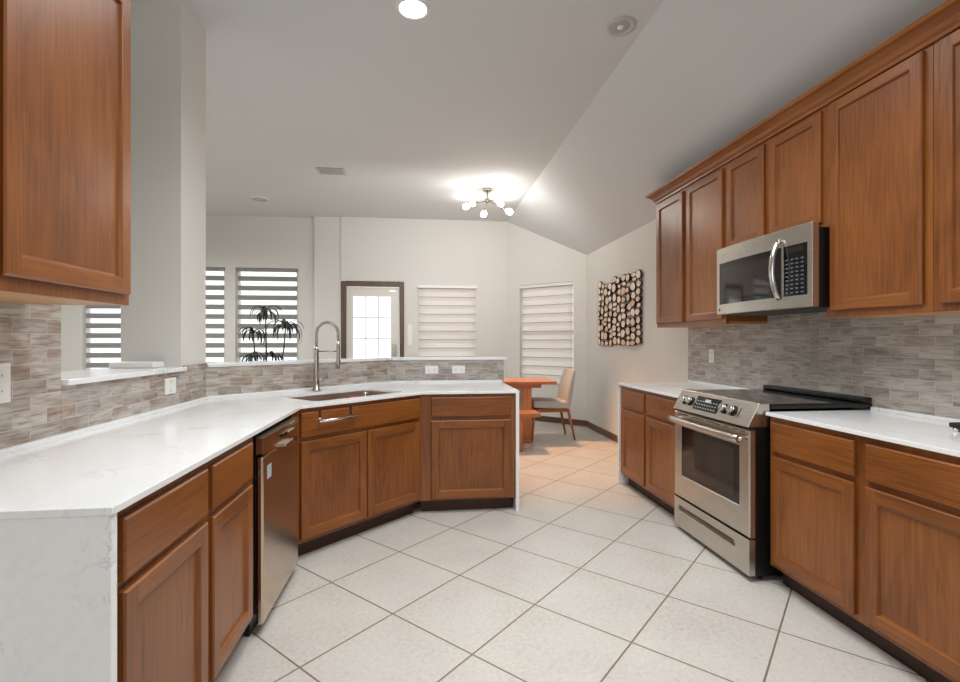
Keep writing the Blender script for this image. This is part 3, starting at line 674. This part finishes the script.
for i in range(4):
    for j in range(9):
        x = .672 + i * .034; z = .085 + j * .023; y = bow(x) - .0026
        b.box(x, x + .02, y - .0006, y, z, z + .007, 'keyprint')
b.build('key_print', kp)
bowed('clock_display', .68, .79, .312, .338, .003, .001, 'ovenglass', kp, 4)
hb = MB(); hp = []
for i in range(17):
    t = i / 16; hp.append((.632 , bow(.6) - .006 - .046 * math.sin(PI * t) ** .7, .058 + .335 * t))
hb.tube(hp, [.013 + .003 * math.sin(PI * i / 16) for i in range(17)], 'chrome', 12); hb.build('handle', mw)
MB().tube([(.04, bow(.04) - .0012, .035), (.04, bow(.04) + .002, .035)], .010, 'slot', 12).build('badge', mw)
boxpart('underside_grille', (.02, W - .02, .05, .39, .0, .0035), 'slot', mw, 0)

# ------------------------------------------------------------------ outlets and switches
def outlet(label, loc, rz, w_=.072, h_=.118, horiz=False, grp='white outlet plates'):
    r = thing('wall_outlet', label, 'outlet', loc, rz, grp)
    if horiz: w_, h_ = h_, w_
    boxpart('plate', (-w_ / 2, w_ / 2, -.006, 0, -h_ / 2, h_ / 2), 'plate', r, .002)
    for s_ in (-1, 1):
        cx, cz = (s_ * .026, 0) if horiz else (0, s_ * .026)
        b = MB(); b.box(cx - .015, cx + .015, -.008, -.0062, cz - .015, cz + .015, 'white')
        for e_ in (-1, 1):
            if horiz: b.box(cx - .004, cx + .004, -.0086, -.0081, cz + e_ * .006 - .001, cz + e_ * .006 + .001, 'slot')
            else: b.box(cx + e_ * .006 - .001, cx + e_ * .006 + .001, -.0086, -.0081, cz - .004, cz + .004, 'slot')
        b.build('socket', r)
    return r
outlet('white outlet on the left wall tile at the picture edge', (-1.3985, 1.80, 1.155), PI / 2, .09, .135)
outlet('white outlet on the tile strip below the left ledge', (-1.3985, 2.915, 1.045), PI / 2, .118, .09)
outlet('left of two white outlets on the peninsula tile strip', (.088, 4.4985, 1.033), 0, horiz=True)
outlet('right of two white outlets on the peninsula tile strip', (.334, 4.4985, 1.033), 0, horiz=True)
outlet('white outlet on the grey tile above the short worktop left of the range', (2.4685, 3.93, 1.168), -PI / 2)
sw = thing('light_switch', 'white switch plate between the glazed door and the beige blind', 'switch', (-.199, YB - .0005, 1.40), 0)
boxpart('plate', (-.036, .036, -.006, 0, -.17, .17), 'plate', sw, .002)
for z in (-.11, 0, .11): boxpart('rocker', (-.014, .014, -.010, -.0062, z - .03, z + .03), 'white', sw, .001)

# tray on the ledge
o = MB().box(-.115, .115, -.06, .06, 0, .032, 'white').build('flat_box', bevel=.005); o.location = (-1.60, 2.975, 1.146); tag(o, 'flat white box lying on the ledge beside the column', 'box')
# dark gadget at the right picture edge
g = thing('trivet', 'black flat trivet on the right worktop at the picture edge', 'trivet', (2.29, 1.697, WT1 + .001), .0)
boxpart('slab', (-.085, .085, -.10, .12, .014, .036), 'black', g, .006)
for x in (-.07, .07):
    for y in (-.09, .10): MB().tube([(x, y, 0), (x, y, .014)], .012, 'chrome', 10).build('foot', g)

# ------------------------------------------------------------------ ceiling fittings
def recessed(label, loc, lit):
    r = thing('recessed_light', label, 'ceiling light', loc, 0)
    MB().lathe([(.078, -.003), (.086, -.012), (.098, -.008), (.100, 0)] if lit else [(.062, -.003), (.075, -.012), (.098, -.008), (.100, 0)], 'white' if lit else 'grille', 40).build('trim_ring', r)
    if lit: MB().lathe([(0, -.018), (.04, -.016), (.074, -.009), (.079, -.002)], 'lens', 32).build('lens', r)
    else:
        MB().lathe([(.064, -.004), (.05, -.006), (.03, -.0065), (0, -.0065)], 'lens_dim', 32).build('reflector', r)
        MB().lathe([(0, -.022), (.012, -.020), (.02, -.012), (.022, -.007)], 'white', 20).build('bulb', r)
recessed('lit recessed ceiling light at the top edge of the picture', (-.055, 3.014, ZC - .0005), True)
recessed('unlit recessed ceiling light near the ceiling crease', (1.272, 3.028, ZC - .0005), False)
v = thing('air_vent', 'grey slatted air vent in the living room ceiling', 'vent', (-1.08, 6.02, ZC - .0005))
b = MB(); b.box(-.155, .155, -.105, .105, -.003, 0, 'ventdark'); b.build('backing', v)
b = MB()
for bx in ((-.16, -.135, -.11, .11), (.135, .16, -.11, .11), (-.135, .135, -.11, -.085), (-.135, .135, .085, .11)): b.box(bx[0], bx[1], bx[2], bx[3], -.010, -.0031, 'grille')
b.build('frame', v)
for i in range(8): b = MB(); y = -.075 + i * .0205; b.box(-.134, .134, y, y + .009, -.009, -.0031, 'grille'); b.build('slat', v)
sp_ = thing('ceiling_speaker', 'round white ceiling speaker behind the column', 'speaker', (-2.30, 7.30, ZC - .0005))
MB().lathe([(.0, -.010), (.09, -.010), (.1, -.006)], 'grille', 32).build('grille', sp_); MB().lathe([(.1, -.012), (.12, -.010), (.125, 0)], 'white', 32).build('rim', sp_)

ch = thing('sputnik_light', 'nickel sputnik ceiling light with six lit bulbs above the table', 'ceiling light', (.87, 6.50, ZC - .0005))
MB().lathe([(0, -.028), (.055, -.026), (.065, -.018), (.065, 0)], 'nickel', 32).build('canopy', ch)
MB().tube([(0, 0, -.027), (0, 0, -.15)], .011, 'nickel', 12).build('stem', ch)
MB().lathe([(0, -.185), (.022, -.18), (.032, -.16), (.032, -.135), (.015, -.118), (0, -.117)], 'nickel', 24).build('hub', ch)
for ax, ay, az in ((-.85, -.3, -.34), (-.22, -.62, -.68), (.85, -.15, -.45), (.30, -.93, -.24), (-.5, .85, .10), (.66, .74, .08)):
    dv = Vector((ax, ay, az)).normalized(); c0 = Vector((0, 0, -.15))
    arm = MB().tube([c0 + dv * .02, c0 + dv * .225], .0055, 'nickel', 8).build('arm', ch)
    MB().tube([c0 + dv * .225, c0 + dv * .275], .018, 'nickel', 12).build('socket', ch)
    bl = MB(); pr = [(.275, .014), (.29, .024), (.31, .036), (.335, .041), (.36, .036), (.374, .022), (.379, .003)]
    bl.tube([c0 + dv * a_ for a_, _ in pr], [r_ for _, r_ in pr], 'bulb', 14); bl.build('bulb', ch)
    l = bpy.data.lights.new('bulb_light', 'POINT'); l.energy = 2.6; l.color = (1, .97, .93); l.shadow_soft_size = .05
    lo = bpy.data.objects.new('bulb_light', l); C.objects.link(lo); lo.location = Vector(ch.location) + c0 + dv * .44
l = bpy.data.lights.new('warm_floor_spot', 'SPOT'); l.energy = 360; l.color = (1, .47, .18); l.spot_size = math.radians(56); l.spot_blend = .7; l.shadow_soft_size = .08  # added warm spot, no visible fitting; tints the dining floor orange
lo = bpy.data.objects.new('warm_floor_spot', l); C.objects.link(lo); lo.location = (.87, 6.50, 3.05); lo.rotation_euler = Vector((.55, -1.05, -3.05)).to_track_quat('-Z', 'Y').to_euler()

# ------------------------------------------------------------------ dining: table, bench, chair
tb = thing('dining_table', 'orange-brown wooden trestle dining table behind the peninsula', 'table', (.79, 6.42, 0))
boxpart('tabletop', (-.9, .9, -.42, .24, .748, .788), 'table', tb, .008)
boxpart('apron', (-.74, .72, -.33, .20, .70, .747), 'table', tb, .003)
for x in (-.62, .50):
    boxpart('leg', (x - .02, x + .10, -.30, .16, .05, .699), 'table_v', tb, .004)
    boxpart('foot', (x - .02, x + .10, -.32, .22, .001, .049), 'table_v', tb, .006)
bn = thing('dining_bench', 'low orange-brown wooden bench in front of the dining table', 'bench', (.70, 5.75, 0))
boxpart('seat', (-.70, .68, -.16, .16, .405, .45), 'table', bn, .006)
for x in (-.55, .40): boxpart('leg', (x, x + .07, -.13, .13, .001, .404), 'table_v', bn, .004)
ch = thing('dining_chair', 'light grey upholstered chair with splayed wooden legs at the table end', 'chair', (1.70, 6.42, 0), 0)
# faces -x
def loft(sections, m, name, parent, sub=1):
    b = MB(); vs = []; n = len(sections[0])
    for s_ in sections: vs += s_
    fs = [(i * n + k, i * n + (k + 1) % n, (i + 1) * n + (k + 1) % n, (i + 1) * n + k) for i in range(len(sections) - 1) for k in range(n)]
    fs += [tuple(range(n))[::-1], tuple(range((len(sections) - 1) * n, len(sections) * n))]
    b.add(vs, fs, m, True); o = b.build(name, parent); md = o.modifiers.new('sub', 'SUBSURF'); md.levels = sub; md.render_levels = 2; return o
def sect(cx, cz, ax, az, hy, th):
    """rounded rectangle of half width hy in y; thickness th in the direction (ax, az)"""
    pts = []
    for sy, st in ((-1, -1), (-.85, -1), (.85, -1), (1, -1), (1, 1), (.85, 1), (-.85, 1), (-1, 1)): pts.append((cx + ax * th / 2 * st, sy * hy, cz + az * th / 2 * st))
    return pts
loft([sect(x, z, 0, 1, .24, t) for x, z, t in ((-.27, .475, .05), (-.265, .475, .085), (-.24, .472, .10), (0, .465, .10), (.18, .46, .10), (.215, .46, .09))], 'fabric', 'seat', ch)
loft([sect(x, z, -1, .15, w_, t) for x, z, w_, t in ((.19, .43, .235, .05), (.195, .45, .24, .07), (.215, .60, .24, .075), (.245, .75, .235, .065), (.275, .88, .22, .05), (.285, .915, .20, .045), (.287, .922, .19, .02))], 'fabric', 'backrest', ch)
boxpart('seat_rail', (-.22, .20, -.20, .20, .365, .41), 'chairleg', ch, .004)
for x0_, x1_, sy in ((.20, .285, -1), (.20, .285, 1), (-.25, -.285, -1), (-.25, -.285, 1)):
    MB().tube([(x0_, sy * .19, .405), (x1_, sy * .215, .001)], [.021, .013], 'chairleg', 8).build('leg', ch)

# ------------------------------------------------------------------ wall art: wood slices (100 pieces) on the right wall
art = thing('wall_art', 'wall art of pale wood slices with dark bark edges', 'wall art', (XR - .001, 6.64, 1.245), -PI / 2)
AW, AH = 1.39, .86
b = MB()
for j in range(6): z = .07 + j * .142; b.box(.04, AW - .04, -.008, 0, z, z + .012, 'slice_edge')
for i in range(9): x = .07 + i * .155; b.box(x, x + .012, -.014, -.0082, .04, AH - .04, 'slice_edge')
b.build('backing_grid', art)
# pack irregular ovals: columns of varying widths, filled bottom to top
rnd = random.Random(11); spots = []
x = 0.0; colw = [.135, .11, .15, .125, .14, .115, .15, .12, .14, .125]; k_ = AW / sum(colw)
for ci, cw in enumerate(colw):
    cw *= k_; z = rnd.uniform(-.03, .015); hs = [rnd.choice([.055, .07, .085, .105, .125]) for _ in range(10)]
    kk = (AH + rnd.uniform(-.03, .05)) / sum(hs)
    for h_ in hs:
        h_ *= kk; spots.append((x + cw / 2 + rnd.uniform(-.012, .012), z + h_ / 2, cw * .5 * rnd.uniform(.78, 1.05), h_ * .5 * rnd.uniform(.9, 1.05))); z += h_
    x += cw
for (cx, cz, rx, rz_) in spots[:100]:
    b = MB(); seg = 14; ph = rnd.uniform(0, 6); dpt = rnd.uniform(.022, .045)
    def rg_(sc, y): return [(cx + rx * 1.08 * sc * math.cos(2 * PI * k / seg) * (1 + .09 * math.sin(2 * PI * k / seg * 3 + ph)), y, cz + rz_ * sc * math.sin(2 * PI * k / seg) * (1 + .07 * math.sin(2 * PI * k / seg * 2 + ph))) for k in range(seg)]
    A, B, Cc = rg_(.92, -.015), rg_(.96, -dpt), rg_(.80, -dpt - .001)
    b.add(A + B, [(k, (k + 1) % seg, seg + (k + 1) % seg, seg + k) for k in range(seg)], 'slice_edge')
    b.add(B + Cc, [(k, (k + 1) % seg, seg + (k + 1) % seg, seg + k) for k in range(seg)], 'slice_edge')
    b.add(Cc, [tuple(range(seg))], 'slice'); b.add(A, [tuple(range(seg))[::-1]], 'slice_edge'); b.build('wood_slice', art)

# ------------------------------------------------------------------ potted plant in the living room
pl_ = thing('potted_plant', 'tall dark green potted plant with drooping strap leaves', 'plant', (-2.10, 7.05, 0))
MB().lathe([(0, .001), (.13, .001), (.155, .30), (.165, .36), (.15, .36), (.14, .33), (0, .33)], 'pot', 28).build('pot', pl_)
MB().lathe([(.139, .331), (0, .335)], 'soil', 24).build('soil', pl_)
rnd = random.Random(5); lf = MB()
def strap(base, az, L, up, w_, m='leaf'):
    pts = []; p = Vector(base); el = up
    for i in range(8):
        pts.append(p.copy()); st = L / 7; p = p + Vector((math.cos(az) * math.cos(el), math.sin(az) * math.cos(el), math.sin(el))) * st; el -= .42
    side = Vector((-math.sin(az), math.cos(az), 0)); vs = []
    for i, p in enumerate(pts):
        ww = w_ * (math.sin(PI * min(1, (i + .8) / 8)) ** .7); vs += [p - side * ww / 2, p + side * ww / 2 + Vector((0, 0, .002)), p + Vector((0, 0, .006))]
    fs = []
    for i in range(7): a = 3 * i; fs += [(a, a + 3, a + 5, a + 2), (a + 2, a + 5, a + 4, a + 1), (a + 1, a + 4, a + 3, a)]
    lf.add(vs, fs, m)
heads = [((-.05, .02, 1.69), 18, .31, (0, 0)), ((-.20, -.02, 1.40), 16, .30, (0, 0)), ((.22, .0, 1.47), 22, .38, (0, 0)), ((-.24, .05, 1.06), 16, .24, (0, 0)), ((.02, .1, 1.08), 14, .24, (0, 0))]
for i, (h_, n_, L, _) in enumerate(heads):
    MB().tube([(h_[0] * .15, h_[1] * .15, .33), (h_[0] * .5, h_[1] * .5, .7), (h_[0] * .9, h_[1] * .9, h_[2] * .8), h_], [.014, .012, .010, .008], 'stem', 7).build('stem', pl_)
    for k in range(n_): strap(h_, 2 * PI * k / n_ + rnd.uniform(-.2, .2), L * rnd.uniform(.75, 1.15), rnd.uniform(.3, 1.4), .036)
o = lf.build('foliage', pl_)
